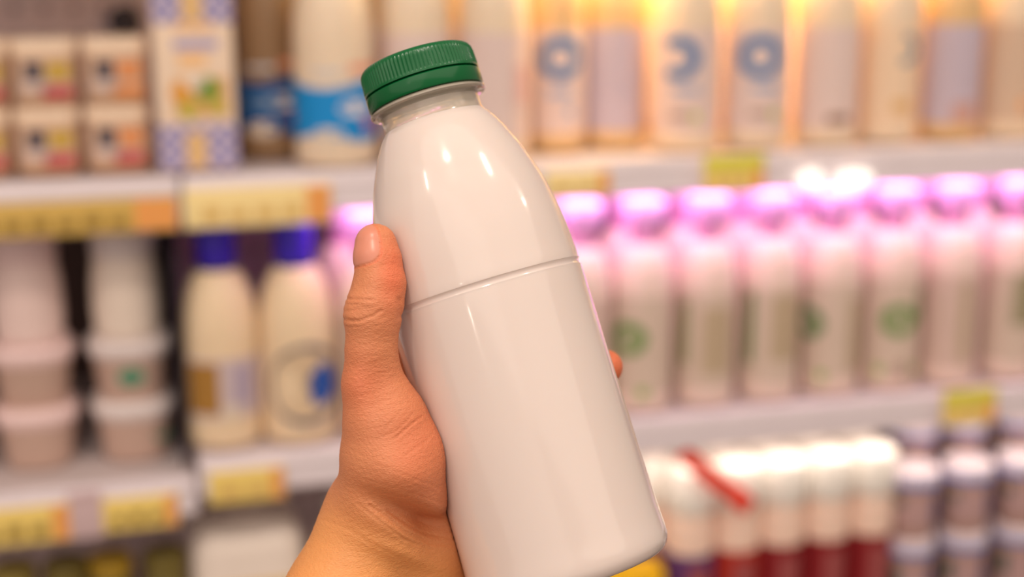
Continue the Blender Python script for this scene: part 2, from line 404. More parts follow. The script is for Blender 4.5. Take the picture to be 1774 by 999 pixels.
# small jars in two tiers
M_jl = mat('jar_lid_cream', rgb(236, 208, 182), .45); M_jb = mat('jar_body_tan', rgb(196, 152, 118), .35)
M_darkp = mat('print_dark', rgb(74, 66, 76), .5); M_redp = mat('print_red', rgb(188, 76, 84), .5); M_yelp = mat('print_mustard', rgb(196, 160, 60), .5)
M_orgp = mat('print_orange', rgb(222, 142, 84), .5); M_whtp = mat('print_greyish', rgb(204, 182, 176), .5)
def jar(label, px, Y, z, r_, second, third):
    p = at(px, 180, Y)
    t = thing('dessert_jar', label, 'jar', (p.x, Y, z), 0, 'small jars stacked at top left')
    link('jar_body', lathe([(r_*.88, 0), (r_*.95, .002), (r_*.97, .048), (r_*.95, .0515)], 40, sq=5), M_jb, t)
    link('lid', lathe([(r_*.99, .0515), (r_*1.0, .053), (r_*1.0, .0655), (r_*.97, .067)], 40, sq=5), M_jl, t)
    f = -r_*.97
    def pp(nm, xa, xb, za, zb, m, d, par):
        return link(nm, box(xa*r_, xb*r_, f-d, f+.002, za, zb, .0003), m, par)
    l = pp('label', -.82, .82, .008, .048, mat('jar_label', rgb(206, 172, 148), .5), .0006, t)
    pp('printed_patch', -.6, -.05, .028, .046, M_darkp, .0012, l)
    pp('printed_patch', .05, .75, .028, .045, second, .0012, l)
    pp('printed_patch', -.7, .1, .018, .027, M_whtp, .0012, l)
    pp('printed_patch', -.1, .78, .009, .022, third, .0012, l)
    return t
jr = (at(262, 180, .04).x-at(146, 180, .04).x)/2
tiers = (((-40, 'lower'), (80, 'lower'), (200, 'lower')), ((-34, 'upper'), (84, 'upper'), (204, 'upper')))
pos = {0: 'left', 1: 'middle', 2: 'right'}
for k, row in enumerate(tiers):
    for i, (px, nm) in enumerate(row):
        jar('cream-lidded jar, %s of the %s tier at top left' % (('cut off by the photo edge', 'middle one', 'right one')[i], nm), px, .04+jr, ZA+k*.068, jr,
            (M_yelp, M_yelp, M_orgp)[i], (M_redp, M_redp, M_orgp if k else M_redp)[i])
t = thing('panel_plug', 'small dark round plug on the perforated back panel above the jars', 'plug', (at(216, 38, .455).x, .46, at(216, 38, .455).z))
bm = bmesh.new(); bmesh.ops.create_cone(bm, cap_ends=True, segments=24, radius1=.018, radius2=.015, depth=.012)
bmesh.ops.rotate(bm, verts=bm.verts, matrix=Matrix.Rotation(R(90), 3, 'X'), cent=(0, 0, 0)); bmesh.ops.translate(bm, verts=bm.verts, vec=(0, -.006, 0))
link('head', bm, mat('dark_plug', rgb(62, 54, 60), .5), t)
bm = bmesh.new(); bmesh.ops.create_cone(bm, cap_ends=True, segments=24, radius1=.021, radius2=.021, depth=.003)
bmesh.ops.rotate(bm, verts=bm.verts, matrix=Matrix.Rotation(R(90), 3, 'X'), cent=(0, 0, 0)); bmesh.ops.translate(bm, verts=bm.verts, vec=(0, -.0015, 0))
link('washer', bm, mat('dark_plug', 0), t)

# ------------------------------------------------------------------ middle shelf, right: green-ring bottles with pink-lit caps
M_bev = mat('beige_bottle', rgb(236, 210, 198), .3, sss=.2)
M_pcap = mat('pink_lit_cap', rgb(206, 160, 200), .35, sss=.2); M_pcap2 = mat('pink_lit_neck', rgb(228, 158, 206), .4)  # white caps and necks with pink lamp light mixed into their colour
M_lbg = mat('grey_beige_label', rgb(214, 192, 176), .5)
M_olive = mat('side_stripe_green', rgb(140, 146, 96), .5)
def green_bottle(label, px, Y, ring=None, rr_=0, extras=(), rad=.0358, lm=M_lbg):
    p = at(px, 690, Y)
    t = thing('yoghurt_drink_bottle', label, 'drink bottle', (p.x, Y, ZB), 0, 'pink-lit-cap bottles on the middle shelf')
    hs = .138; pr = [(rad*.88, 0), (rad*.97, .002), (rad, .008), (rad, .07), (rad, hs)]
    for k in range(1, 7):
        u = k/7; pr.append((.0145+(rad-.0145)*math.cos(u*math.pi/2), hs+.056*math.sin(u*math.pi/2)))
    pr += [(.0145, .195), (.0145, .198)]
    link('bottle_body', lathe(pr, 40), M_bev, t)
    link('neck_sleeve', lathe([(.0148, .192), (.0155, .193), (.0155, .221), (.0150, .222)], 32), M_pcap2, t)
    link('cap', cap_bm(.0245, .024, .2215, 30), M_pcap, t)
    l = link('label', wrap_rect(rad+.0002, -110, 110, .022, .138, 28), lm, t)
    if ring: link('ring_emblem', wrap_ring(rad+.0007, rr_, .088, .0195, .0085, sx=1.15), ring, l)
    for (a0, a1, z0, z1, m) in extras: link('printed_patch', wrap_rect(rad+.0007, a0, a1, z0, z1, 8), m, l)
    return t
bar_ = lambda a, z0=.05, z1=.125, m=M_olive: (a-8, a+8, z0, z1, m)
leaf = lambda a, m=mat('leaf_green', rgb(150, 176, 96), .5): (a-10, a+10, .018, .030, m)
mid = [
 (645, 'pink-lit-cap bottle half hidden behind the thumb', None, 0, []),
 (764, 'pink-lit-cap bottle behind the held bottle, beside the thumb', None, 0, []),
 (884, 'pink-lit-cap bottle behind the right half of the held bottle', None, 0, []),
 (1003, 'pink-lit-cap bottle peeking out right of the held bottle', None, 0, []),
 (1108, 'pink-lit-cap bottle with green ring turned left, beside the fingertip', M_ringg, -44, [leaf(-16)]),
 (1217, 'pink-lit-cap bottle with one green side bar, second right of the fingertip', None, 0, [bar_(-62), (-28, 30, .04, .12, mat('panel_khaki', rgb(190, 168, 140), .5))]),
 (1325, 'pink-lit-cap bottle with green side bar and khaki panel, third right of the fingertip', None, 0, [bar_(-60, .045, .13, mat('side_green', rgb(112, 136, 84), .5)), (-20, 44, .05, .13, mat('panel_khaki', 0))]),
 (1430, 'pink-lit-cap bottle with a dark green half ring at its left edge', mat('ring_deep_green', rgb(84, 128, 70), .5), -72, [leaf(-40), (10, 40, .03, .12, mat('panel_khaki', 0))]),
 (1532, 'pink-lit-cap bottle with full green ring facing front', M_ringg, -12, [(28, 48, .085, .125, mat('side_green', 0)), leaf(-46), leaf(34), (-16, 12, .016, .034, M_grey)]),
 (1632, 'pink-lit-cap bottle with plain pinkish label, second from the right', None, 0, [(-10, 10, .03, .13, mat('panel_khaki', 0))]),
 (1735, 'pink-lit-cap bottle with dark olive panel near the right photo edge', None, 0, [(-30, 40, .070, .135, mat('panel_olive', rgb(158, 148, 118), .5))]),
 (1838, 'pink-lit-cap bottle cut by the right photo edge', None, 0, []),
]
for px, lab, ring, rr_, ex in mid:
    green_bottle(lab, px, .052, ring, rr_, ex, lm=M_lbg if px not in (1632, 1003) else mat('pink_beige_label', rgb(214, 186, 174), .5))

whb = ['behind the green half-left ring', 'behind the single side bar', 'behind the khaki panel', 'behind the dark half ring', 'behind the full green ring', 'behind the plain pinkish label', 'behind the olive panel', 'behind the thumb', 'behind the upper edge of the held bottle', 'behind the held bottle centre', 'behind the held bottle right side']
g0 = None
for i, px in enumerate((1075, 1175, 1272, 1370, 1468, 1565, 1663, 600, 704, 824, 950)):
    lab = 'pink-lit-cap bottle in the back row '+whb[i]; p = at(px, 660, .135)
    if g0 is None:
        g0 = green_bottle(lab, px, .135); g0.location.x = p.x
    else: dup(g0, (p.x, .135, ZB), 0, lab)

# middle shelf: blue capped bottles
M_bcap = mat('violet_blue_cap', rgb(62, 34, 190), .35); M_cream = mat('cream_drink_bottle', rgb(238, 212, 178), .35, sss=.2)
def blue_cap_bottle(label, px, Y, capz, second):
    p = at(px, 790, Y); rad = .0415
    t = thing('cream_bottle', label, 'milk bottle', (p.x, Y, ZB-.012*0), 0, 'blue-capped bottles on the middle shelf')
    pr = [(rad*.86, 0), (rad*.97, .003), (rad, .010), (rad*.985, .06), (rad, .115)]
    for k in range(1, 9):
        u = k/9; pr.append((.017+(rad-.017)*math.cos(u*math.pi/2)**1.15, .115+(.078)*math.sin(u*math.pi/2)))
    pr += [(.017, .193), (.017, .196)]
    link('bottle_body', lathe(pr, 44), M_cream, t)
    c = link('cap', cap_bm(.0205, .044, .1965, 30), M_bcap, t)
    link('tamper_band', lathe([(.0180, .190), (.0200, .1905), (.0200, .1955), (.0180, .196)], 32), mat('dark_blue_band', rgb(40, 30, 90), .4), t)
    if not second:
        l = link('label', wrap_rect(rad+.0002, -62, 80, .035, .100, 24), mat('mauve_label', rgb(206, 186, 188), .5), t)
        link('printed_patch', wrap_rect(rad+.0007, -58, -8, .040, .096, 10), mat('print_bronze', rgb(170, 122, 52), .5), l)
        link('printed_patch', wrap_ring(rad+.0009, 8, .042, .009, 0), mat('print_cream', 0), l)
        link('printed_patch', wrap_rect(rad+.0007, 14, 42, .050, .092, 8), mat('print_mauve', rgb(180, 164, 186), .5), l)
    else:
        l = link('label', wrap_ring(rad+.0002, 8, .066, .046, 0, sx=.95, n=40), mat('oval_rim', rgb(96, 88, 104), .5), t)
        link('label_field', wrap_ring(rad+.0007, 4, .067, .039, 0, sx=.95, n=40), mat('oval_cream', rgb(218, 190, 156), .5), l)
        link('printed_patch', wrap_ring(rad+.0012, 34, .066, .024, 0, sx=.72, n=7), mat('print_royal_blue', rgb(34, 84, 172), .5), l)
        link('printed_patch', wrap_ring(rad+.0015, 28, .054, .012, 0, sx=1.2, n=5), mat('print_royal_blue', 0), l)
    return t
blue_cap_bottle('blue-capped cream bottle with a bronze patch on its label', 392, .060, 0, False)
blue_cap_bottle('blue-capped cream bottle with blue blob in an oval label, next to the hand', 522, .055, 0, True)

# middle shelf left: dessert tub stacks
M_tl = mat('tub_lid_white', rgb(226, 212, 210), .35); M_tb = mat('tub_body', rgb(212, 180, 164), .35); M_tlp = mat('tub_lid_pink', rgb(238, 208, 206), .35)
tr = (at(306, 740, .05).x-at(156, 740, .05).x)/2
def tub(label, px, Y, z, body, lid, mark=None, r_=tr, H=.068):
    p = at(px, 740, Y)
    t = thing('dessert_tub', label, 'tub', (p.x, Y, z), 0, 'dessert tubs stacked at left')
    link('tub_body', lathe([(r_*.74, 0), (r_*.78, .002), (r_*.90, H-.016), (r_*.93, H-.014)], 44, sq=2.6), body, t)
    link('lid', lathe([(r_*.95, H-.0145), (r_*1.0, H-.013), (r_*1.0, H-.005), (r_*.97, H-.003), (r_*.90, H-.001), (r_*.88, H)], 44, sq=2.6), lid, t)
    link('rim_bead', lathe([(r_*.90, H-.020), (r_*.945, H-.019), (r_*.945, H-.016), (r_*.90, H-.0155)], 44, sq=2.6), lid, t)
    if mark: link('printed_mark', wrap_ring(r_*.865, mark[0], H*.42, .009, 0, sx=1.5, t=.002), mark[1], t)
    return t
def cup(label, px, Y, z, body, lid, r_=tr*.82, H=.118):
    p = at(px, 740, Y)
    t = thing('dessert_cup', label, 'cup', (p.x, Y, z), 0, 'tall cups on top of the tubs')
    link('cup_body', lathe([(r_*.86, 0), (r_*.95, .003), (r_*1.0, .03), (r_*.98, .06), (r_*.90, .084), (r_*.84, .090)], 44), body, t)
    link('lid', lathe([(r_*.86, .0895), (r_*.92, .091), (r_*.92, .112), (r_*.88, .1165), (r_*.5, H)], 44), lid, t)
    link('rim_bead', lathe([(r_*.84, .086), (r_*.90, .087), (r_*.90, .0895), (r_*.84, .0897)], 44), lid, t)
    return t
M_cw = mat('cup_white', rgb(238, 220, 206), .35); M_cp = mat('cup_pinkish', rgb(240, 212, 206), .35)
gm = mat('mark_green', rgb(70, 140, 110), .5)
tub('bottom pinkish tub of the left stack', 66, .05+tr, ZBL, M_tb, M_tlp)
tub('second pinkish tub from below in the left stack', 66, .05+tr, ZBL+.0685, M_tb, M_tlp)
cup('tall pinkish cup on top of the left tub stack', 66, .05+tr, ZBL+.137, M_cp, M_tlp)
tub('bottom tub of the right stack, beside the dark shadow panel', 234, .05+tr, ZBL, M_tb, M_tl, (50, gm))
tub('second tub from below in the right stack, with a green mark', 234, .05+tr, ZBL+.0685, M_tb, M_tl, (0, gm))
cup('tall white cup on top of the right tub stack', 234, .05+tr, ZBL+.137, M_cw, M_tl)
tub('tub in the stack cut by the left photo edge, bottom', -104, .05+tr, ZBL, M_tb, M_tlp)
tub('tub in the stack cut by the left photo edge, second', -104, .05+tr, ZBL+.0685, M_tb, M_tlp)

# ------------------------------------------------------------------ lowest shelf
M_oj = mat('olive_jar', rgb(120, 104, 48), .3); M_ol = mat('olive_lid', rgb(150, 130, 62), .4); M_oy = mat('mustard_lid', rgb(176, 140, 40), .4)
for px, lid, lab in ((20, M_ol, 'olive-lidded jar at the bottom left corner'), (112, M_oj, 'dark olive jar, second from the bottom left corner'), (190, M_oy, 'mustard-lidded jar under the yellow tickets'), (285, M_oj, 'dark-lidded jar nearest the white pack at the bottom')):
    p = at(px, 960, .06)
    t = thing('olive_jar', lab, 'jar', (p.x, .06, ZC), 0, 'dark jars on the lowest shelf')
    link('jar_body', lathe([(.021, 0), (.024, .003), (.0245, .14), (.022, .158), (.020, .162), (.020, .168)], 32), M_oj, t)
    link('lid', cap_bm(.0235, .020, .167, 30), lid, t)
    link('label', wrap_rect(.0247, -80, 80, .03, .12, 20), mat('olive_label', rgb(190, 170, 90), .5), t)
# white rounded pack
x0, x1 = at(330, 940, .03).x, at(528, 940, .03).x; h = (x1-x0)/2
t = thing('white_pack', 'rounded white pack with pale lilac top, left of the wrist', 'pack', ((x0+x1)/2, .03+.06, ZC))
bm = bmesh.new(); bmesh.ops.create_cube(bm, size=1)
for v in bm.verts: v.co = Vector((v.co.x*2*h, v.co.y*.11, (v.co.z+.5)*.207))
bmesh.ops.bevel(bm, geom=bm.edges[:], offset=.026, segments=6, affect='EDGES', profile=.5)
link('pack_body', bm, mat('pack_white', rgb(248, 232, 220), .4), t)
l = link('label', box(-h*.78, h*.78, -.0558, -.0545, .10, .148, .0004), mat('pack_label_yellow', rgb(232, 196, 130), .5), t)
link('printed_patch', box(-.004, .016, -.0566, -.0556, .118, .138, .0004), mat('print_steel_blue', rgb(80, 120, 170), .5), l)
link('handle', box(-h*.4, h*.4, -.008, .008, .206, .2095, .001), mat('pack_white', 0), t)
# cream bottle behind the wrist
b = milk_bottle('cream bottle beside the wrist at the bottom', 598, .07, ZC, .038, .225, 'x', pyref=940, lab=M_lab)
del b['group']

M_wl = mat('glossy_white_lid', rgb(252, 244, 236), .3); M_pb = mat('pinkish_bottle', rgb(240, 208, 190), .35, sss=.2)
M_redl = mat('dark_red_label', rgb(138, 28, 34), .45); M_redl2 = mat('brick_label', rgb(176, 48, 36), .45); M_purl = mat('purple_label', rgb(98, 56, 110), .45)
def white_top(label, px, Y, lab, H=.238, r_=.030, top_=.235, gap=True):
    p = at(px, 860, Y)
    t = thing('white_topped_bottle', label, 'bottle', (p.x, Y, ZC), 0, 'white-lidded bottles on the lowest shelf')
    link('bottle_body', lathe([(r_*.86, 0), (r_, .004), (r_, .155), (r_*.94, .168), (r_*.86, .176), (r_*.84, .18)], 40), M_pb, t)
    link('lid', lathe([(r_*.96, .176), (r_*1.03, .179), (r_*1.03, .218), (r_*.97, .229), (r_*.7, .2345), (r_*.3, .236)], 40), M_wl, t)
    l = link('label', wrap_rect(r_+.0002, -110, 110, .03, .124, 24), lab, t)
    link('printed_patch', wrap_rect(r_+.0007, -20, 26, .05, .11, 8), mat('print_dull_rose', rgb(160, 80, 80), .5), l)
    return t
cols = [(1120, 'white-lidded bottle just right of the held bottle base', M_purl), (1196, 'white-lidded bottle with purple label under the upper end of the red strip', M_purl),
        (1275, 'white-lidded bottle with brick red label under the lower end of the red strip', M_redl2), (1352, 'white-lidded bottle with dark red label right of the red strip', M_redl),
        (1430, 'white-lidded bottle with dark red label, second right of the red strip', M_redl), (1506, 'white-lidded bottle with dark red label next to the blue-rimmed tubs', M_redl)]
for px, lab, m in cols: white_top(lab, px, .045 if px > 1120 else .088, m)
wh = ['behind the held bottle base', 'behind the purple-labelled bottle', 'behind the brick-labelled bottle', 'behind the bottle right of the red strip', 'behind the second bottle right of the red strip']
b0 = None
for i, px in enumerate((1160, 1236, 1315, 1392, 1470)):
    lab = 'white-lidded back-row bottle '+wh[i]; yb = .112 if i else .160; p = at(px, 820, yb)
    if b0 is None: b0 = white_top(lab, px, yb, M_redl)
    else: dup(b0, (p.x, yb, ZC), 0, lab)
# yellow pack
x0, x1 = at(1030, 980, .02).x, at(1164, 980, .02).x; h = (x1-x0)/2
t = thing('yellow_pack', 'yellow pack under the base of the held bottle', 'pack', ((x0+x1)/2-.004, .030, ZC))
link('pack_body', box(-h, h-.008, -.021, .021, 0, .116, .004), mat('pack_yellow', rgb(236, 180, 10), .4), t)
link('label', box(-h*.6, h*.5, -.0218, -.0205, .02, .08, .0002), mat('pack_yellow_light', rgb(246, 210, 90), .4), t)
# red strip hanging in front of the lids
ptsA = at(1186, 788, .004); ptsB = at(1294, 874, .003); org = (ptsA+ptsB)/2
t = thing('red_strip', 'bright red plastic strip hanging diagonally in front of the white lids', 'strip', org)
L_ = (ptsB-ptsA).length; ang_ = math.atan2(ptsB.z-ptsA.z, ptsB.x-ptsA.x)
t.rotation_euler = (0, -ang_, 0)
link('band', box(-L_/2, L_/2, -.0015, .0015, -.0100, .0100, .0008), mat('strip_red', rgb(240, 62, 36), .35), t)
link('end_button', box(L_/2-.018, L_/2+.004, -.003, -.0014, -.0115, .0115, .0012), mat('strip_red', 0), t)
link('hanging_clip', box(-L_/2-.004, -L_/2+.012, -.0028, .004, -.010, .010, .001), mat('strip_red', 0), t)
bm = box(ptsA.x-org.x+.002, ptsA.x-org.x+.006, -.0008, .0008, ptsA.z-org.z-.004, .971-org.z, .0003)
bmesh.ops.transform(bm, matrix=Matrix.Rotation(ang_, 4, 'Y'), verts=bm.verts)
link('hanger', bm, mat('strip_red', 0), t)
# blue-rimmed tubs
M_bl = mat('lid_pale_lilac', rgb(232, 216, 224), .35); M_br = mat('rim_blue', rgb(112, 140, 204), .4); M_bb = mat('tub_brownish', rgb(190, 152, 140), .4)
M_bp = mat('print_navy', rgb(66, 80, 140), .5); M_gp = mat('print_dark_green', rgb(84, 98, 84), .5)
def rim_tub(label, px, Y, z, H=.110, r_=.0315):
    p = at(px, 860, Y)
    t = thing('blue_rimmed_tub', label, 'tub', (p.x, Y, z), 0, 'blue-rimmed tubs at the bottom right')
    link('tub_body', lathe([(r_*.84, 0), (r_*.88, .003), (r_*.95, H-.022), (r_*.96, H-.020)], 40), M_bb, t)
    link('rim', lathe([(r_*.96, H-.022), (r_*1.04, H-.021), (r_*1.04, H-.015), (r_*.96, H-.0145)], 40), M_br, t)
    link('lid', lathe([(r_*.97, H-.0145), (r_*1.02, H-.013), (r_*1.0, H-.003), (r_*.9, H-.0005), (r_*.5, H)], 40), M_bl, t)
    l = link('label', wrap_rect(r_*.955, -75, 75, .018, H-.032, 20), mat('tub_label', rgb(186, 150, 148), .5), t)
    link('printed_patch', wrap_rect(r_*.955+.0006, 28, 62, .022, H-.034, 8), M_bp, l)
    link('printed_patch', wrap_rect(r_*.955+.0006, -70, -46, .045, H-.036, 8), M_gp, l)
    return t
for px, nm in ((1580, 'first right of the white-lidded bottles'), (1672, 'under the lime price ticket'), (1765, 'at the right photo edge')):
    rim_tub('lower blue-rimmed tub '+nm, px, .042, ZC+.0)
    rim_tub('middle blue-rimmed tub of the stack '+nm, px, .042, ZC+.1105, H=.092)
for px, nm in ((1572, 'first right of the white-lidded bottles'), (1655, 'under the lime price ticket'), (1748, 'near the right photo edge')):
    p = at(px, 790, .125)
    rim_tub('pale-lidded tub in the back row '+nm, px, .118, ZC, H=.235)

# ------------------------------------------------------------------ the held bottle (frame: z up the bottle, origin at its base)
a_dn = Vector((.2933*math.cos(R(3)), -.956*math.cos(R(3)), math.sin(R(3)))).normalized()
N_r = Vector((.956, .2933, 0)).normalized()
B_aw = N_r.cross(a_dn).normalized()
if B_aw.z > 0: B_aw = -B_aw
Pc = Vector((-9.6, -.5, -510.))
base_c = Pc+a_dn*105.6
up = -a_dn
fr = Matrix(((N_r.x, B_aw.x, up.x), (N_r.y, B_aw.y, up.y), (N_r.z, B_aw.z, up.z))).to_4x4()
if fr.to_3x3().determinant() < 0: raise RuntimeError('frame')
bot = thing('held_milk_bottle', 'large tilted white milk bottle with ribbed green screw cap, held in the hand', 'milk bottle')
Mb = MW @ Matrix.Translation(base_c*.001) @ fr
bot.matrix_world = Mb
M_body = mat('milk_filled_plastic', rgb(223, 207, 200), .15, sss=.3, coat=.5, var=.012, scale=30)
bprof = [(26, 2.2), (30, .6), (32.4, 0), (34.6, .9), (36.0, 2.8), (36.75, 5.4), (36.6, 10), (36.45, 13), (36.3, 20), (36.1, 38), (35.9, 64), (35.8, 88), (35.75, 103.4), (35.6, 104.3), (35.2, 105.1), (35.1, 105.7), (35.2, 106.3), (35.5, 107.0),
         (35.7, 107.6), (35.35, 113), (34.9, 120), (34.2, 126.5), (33.4, 131.6), (32.4, 137), (31.2, 141.5), (29.75, 146), (28.4, 150.2), (26.75, 154.2), (24.9, 158.3), (22.9, 162.4), (21.0, 165.6), (20.0, 167.0), (19.2, 167.9), (18.7, 168.6)]
mm = lambda pr: [(r*.001, z*.001) for r, z in pr]
def fine(pr, k=4):
    out = []
    n = len(pr)
    for i in range(n-1):
        p0, p1, p2, p3 = [pr[max(0, min(n-1, j))] for j in (i-1, i, i+1, i+2)]
        for q in range(k):
            u = q/k
            out.append(tuple(.5*((2*p1[c])+(-p0[c]+p2[c])*u+(2*p0[c]-5*p1[c]+4*p2[c]-p3[c])*u*u+(-p0[c]+3*p1[c]-3*p2[c]+p3[c])*u**3) for c in (0, 1)))
    out.append(pr[-1]); return out
link('bottle_body', lathe(mm(fine(bprof, 2)), 128), M_body, bot)
M_neck = mat('cloudy_clear_plastic', rgb(236, 222, 204), .12, trans=.6, sss=0, coat=.4, var=.02)
link('neck', lathe(mm([(18.7, 168.5), (18.35, 169.5), (18.2, 172), (18.2, 174.2), (18.9, 174.9), (21.0, 175.3), (21.5, 175.9), (21.5, 176.5), (20.6, 177.1), (18.6, 177.2), (18.6, 178.0), (17.5, 178.1), (17.5, 186)]), 96), M_neck, bot)
M_green = mat('green_cap_plastic', rgb(0, 92, 46), .22, coat=.15, var=.02, spec=.4)
link('tamper_band', lathe(mm([(19.6, 177.4), (20.9, 177.5), (21.35, 178.2), (21.35, 182.6), (20.9, 183.0), (20.0, 183.1)]), 96), M_green, bot)
bm = bmesh.new(); ribs = 90; seg = ribs*4; rings = []
for r_, z, rb in ((20.3, 183.3, 0), (21.3, 183.5, 0), (21.35, 184.1, 0), (21.2, 184.4, .5), (21.15, 185.0, 1), (20.95, 189.6, 1), (20.7, 191.2, .8), (20.2, 192.2, .2), (19.5, 192.8, 0), (18.2, 193.1, 0), (10, 193.15, 0)):
    ring = []
    for i in range(seg):
        a = 2*math.pi*i/seg; q = r_+rb*.20*(1, .3, -1, .3)[i % 4]
        ring.append(bm.verts.new((q*.001*math.cos(a), q*.001*math.sin(a), z*.001)))
    rings.append(ring)
for A, B in zip(rings, rings[1:]):
    for i in range(seg): bm.faces.new((A[i], A[(i+1) % seg], B[(i+1) % seg], B[i]))
bm.faces.new(rings[0][::-1]); bm.faces.new(rings[-1])
link('screw_cap', bm, M_green, bot)

# ------------------------------------------------------------------ the hand, one continuous surface (millimetres, viewer-aligned rest frame)
def J(px, py, D, rmm): return (np.array([(px-887)*D/FPX, -(py-499.5)*D/FPX, -D]), rmm)
nPc, nA, nN, nB = [np.array(v) for v in (Pc, a_dn, N_r, B_aw)]
def Q(th, s, rho, r_):       # point round the bottle: angle, mm below the neck reference, distance from axis
    t_ = s-80.5
    return (nPc+nA*t_+rho*(math.cos(R(th))*nN+math.sin(R(th))*nB), r_)
chains = [
 # thumb and thenar
 ([J(651, 424, 484, 7.2), J(653, 452, 483, 8.3), J(656, 492, 482, 9.15), J(650, 528, 481, 9.4), J(646, 552, 481, 9.3), J(643, 605, 482, 8.7), J(648, 662, 485, 10.1), J(668, 730, 487, 14.4), J(682, 790, 490, 18.3), J(681, 850, 496, 19.3), J(660, 905, 505, 19)], 3.0),
 # index, middle, ring, little (MCP to tip) wrapping round the far side
 ([Q(150, 76, 49, 10.2), Q(104, 88, 46.5, 8.8), Q(72, 96, 44.6, 7.8), Q(50, 101, 43.4, 6.6)], 2.0),
 ([Q(153, 95, 50, 10.4), Q(97, 108, 46.5, 9.0), Q(60, 116, 44.6, 7.9), Q(37, 120, 42.9, 6.5)], 2.0),
 ([Q(155, 115, 50, 10.0), Q(104, 127, 46.2, 8.5), Q(69, 135, 44.4, 7.6), Q(48, 138, 43.0, 6.3)], 2.0),
 ([Q(158, 134, 50, 9.2), Q(118, 145, 45.6, 7.6), Q(92, 151, 43.6, 6.7), Q(72, 154, 42.4, 5.7)], 2.0),
 # metacarpals to the wrist
 ([Q(150, 76, 49, 10.5), J(672, 720, 522, 13), J(668, 905, 515, 18)], 7.0),
 ([Q(153, 95, 50, 10.8), J(700, 780, 528, 14), J(700, 915, 520, 18)], 7.0),
 ([Q(155, 115, 50, 10.8), J(725, 830, 530, 14), J(730, 930, 524, 17)], 7.0),
 ([Q(158, 134, 50, 10.0), J(752, 870, 532, 13), J(752, 945, 528, 15)], 7.0),
 # wrist and forearm
 ([J(652, 900, 505, 18.6), J(630, 950, 503, 18.6), J(595, 1030, 499, 20.5), J(500, 1240, 484, 26), J(380, 1520, 460, 31)], 7.0),
 ([J(738, 938, 514, 17), J(722, 1000, 515, 18), J(690, 1080, 513, 20), J(610, 1270, 500, 26), J(480, 1545, 476, 31)], 10.0),
]
def rcone(p, a, b, r1, r2):
    ba = b-a; l2 = ba@ba; rr = r1-r2; a2 = max(l2-rr*rr, 1e-6); il2 = 1/l2
    pa = p-a; y = pa@ba; z = y-l2
    x2 = ((pa*l2-y[:, None]*ba)**2).sum(1)
    y2 = y*y*l2; z2 = z*z*l2
    k = np.sign(rr)*rr*rr*x2
    d = (np.sqrt(x2*a2*il2)+y*rr)*il2-r1
    c1 = np.sign(z)*a2*z2 > k; c2 = np.sign(y)*a2*y2 < k
    d = np.where(c2, np.sqrt(x2+y2)*il2-r1, d)
    d = np.where(c1, np.sqrt(x2+z2)*il2-r2, d)
    return d
def smin(a, b, k):
    h_ = np.maximum(k-np.abs(a-b), 0)/k
    return np.minimum(a, b)-h_*h_*k*.25
bz = np.array([z for r_, z in bprof]); br = np.array([r_ for r_, z in bprof])
def bottle_d(p):             # distance outside the bottle's side wall
    v = p-np.array(base_c); hgt = v@(-nA); rad = np.sqrt(np.maximum((v*v).sum(1)-hgt*hgt, 1e-9))
    rr = np.interp(hgt, bz[4:], br[4:])
    dr = rad-rr
    below = np.where(hgt < 0, np.sqrt(np.maximum(dr, 0)**2+hgt**2), dr)
    return np.where((hgt < 0) & (dr < 0), -hgt, below)
def px_of(p):
    D = -p[:, 2]; return 887+FPX*p[:, 0]/D, 499.5-FPX*p[:, 1]/D
def seg_d(x, y, pts):
    best = np.full(x.shape, 1e9)
    for (x0, y0), (x1, y1) in zip(pts, pts[1:]):
        dx, dy = x1-x0, y1-y0; t_ = np.clip(((x-x0)*dx+(y-y0)*dy)/(dx*dx+dy*dy), 0, 1)
        best = np.minimum(best, (x-x0-t_*dx)**2+(y-y0-t_*dy)**2)
    return np.sqrt(best)
creases = [   # skin folds: path, half-width, depth (mm)
 ([(590, 516), (610, 518), (648, 520)], 2.2, .42), ([(590, 552), (604, 555), (622, 556), (648, 546), (660, 538)], 2.4, .55), ([(590, 540), (606, 538), (638, 531)], 1.8, .22),
 ([(598, 527), (634, 526)], 1.8, .15), ([(600, 566), (630, 566)], 2, .15), ([(691, 518), (693, 532), (693, 548)], 4, .6),
 ([(684, 760), (706, 740), (730, 722)], 2.0, .35), ([(652, 762), (690, 744), (716, 716)], 2.0, .2), ([(700, 790), (742, 760)], 2.2, .15), ([(668, 742), (694, 712)], 2, .15),
 ([(640, 876), (665, 892), (703, 922), (745, 940), (785, 944)], 2.6, .6), ([(672, 884), (700, 904), (731, 922), (790, 934)], 2.2, .5), ([(690, 878), (730, 904), (790, 922)], 2.2, .4),
 ([(706, 872), (745, 894), (790, 908)], 2.0, .3), ([(620, 872), (660, 904), (700, 934), (750, 952)], 2.2, .25), ([(560, 900), (600, 915), (650, 945), (700, 970)], 3, .15),
 ([(640, 800), (690, 818), (760, 845)], 2, .12), ([(630, 830), (690, 846), (768, 872)], 2, .14), ([(650, 850), (700, 862), (775, 890)], 2, .16), ([(610, 780), (650, 800)], 2, .1)]
T0, T1 = chains[0][0][0][0], chains[0][0][2][0]
t_ax = (T0-T1)/np.linalg.norm(T0-T1)
n_nail = np.array([-math.sin(R(40)), 0, math.cos(R(40))]); n_nail -= t_ax*(n_nail@t_ax); n_nail /= np.linalg.norm(n_nail)
b_nail = np.cross(t_ax, n_nail)
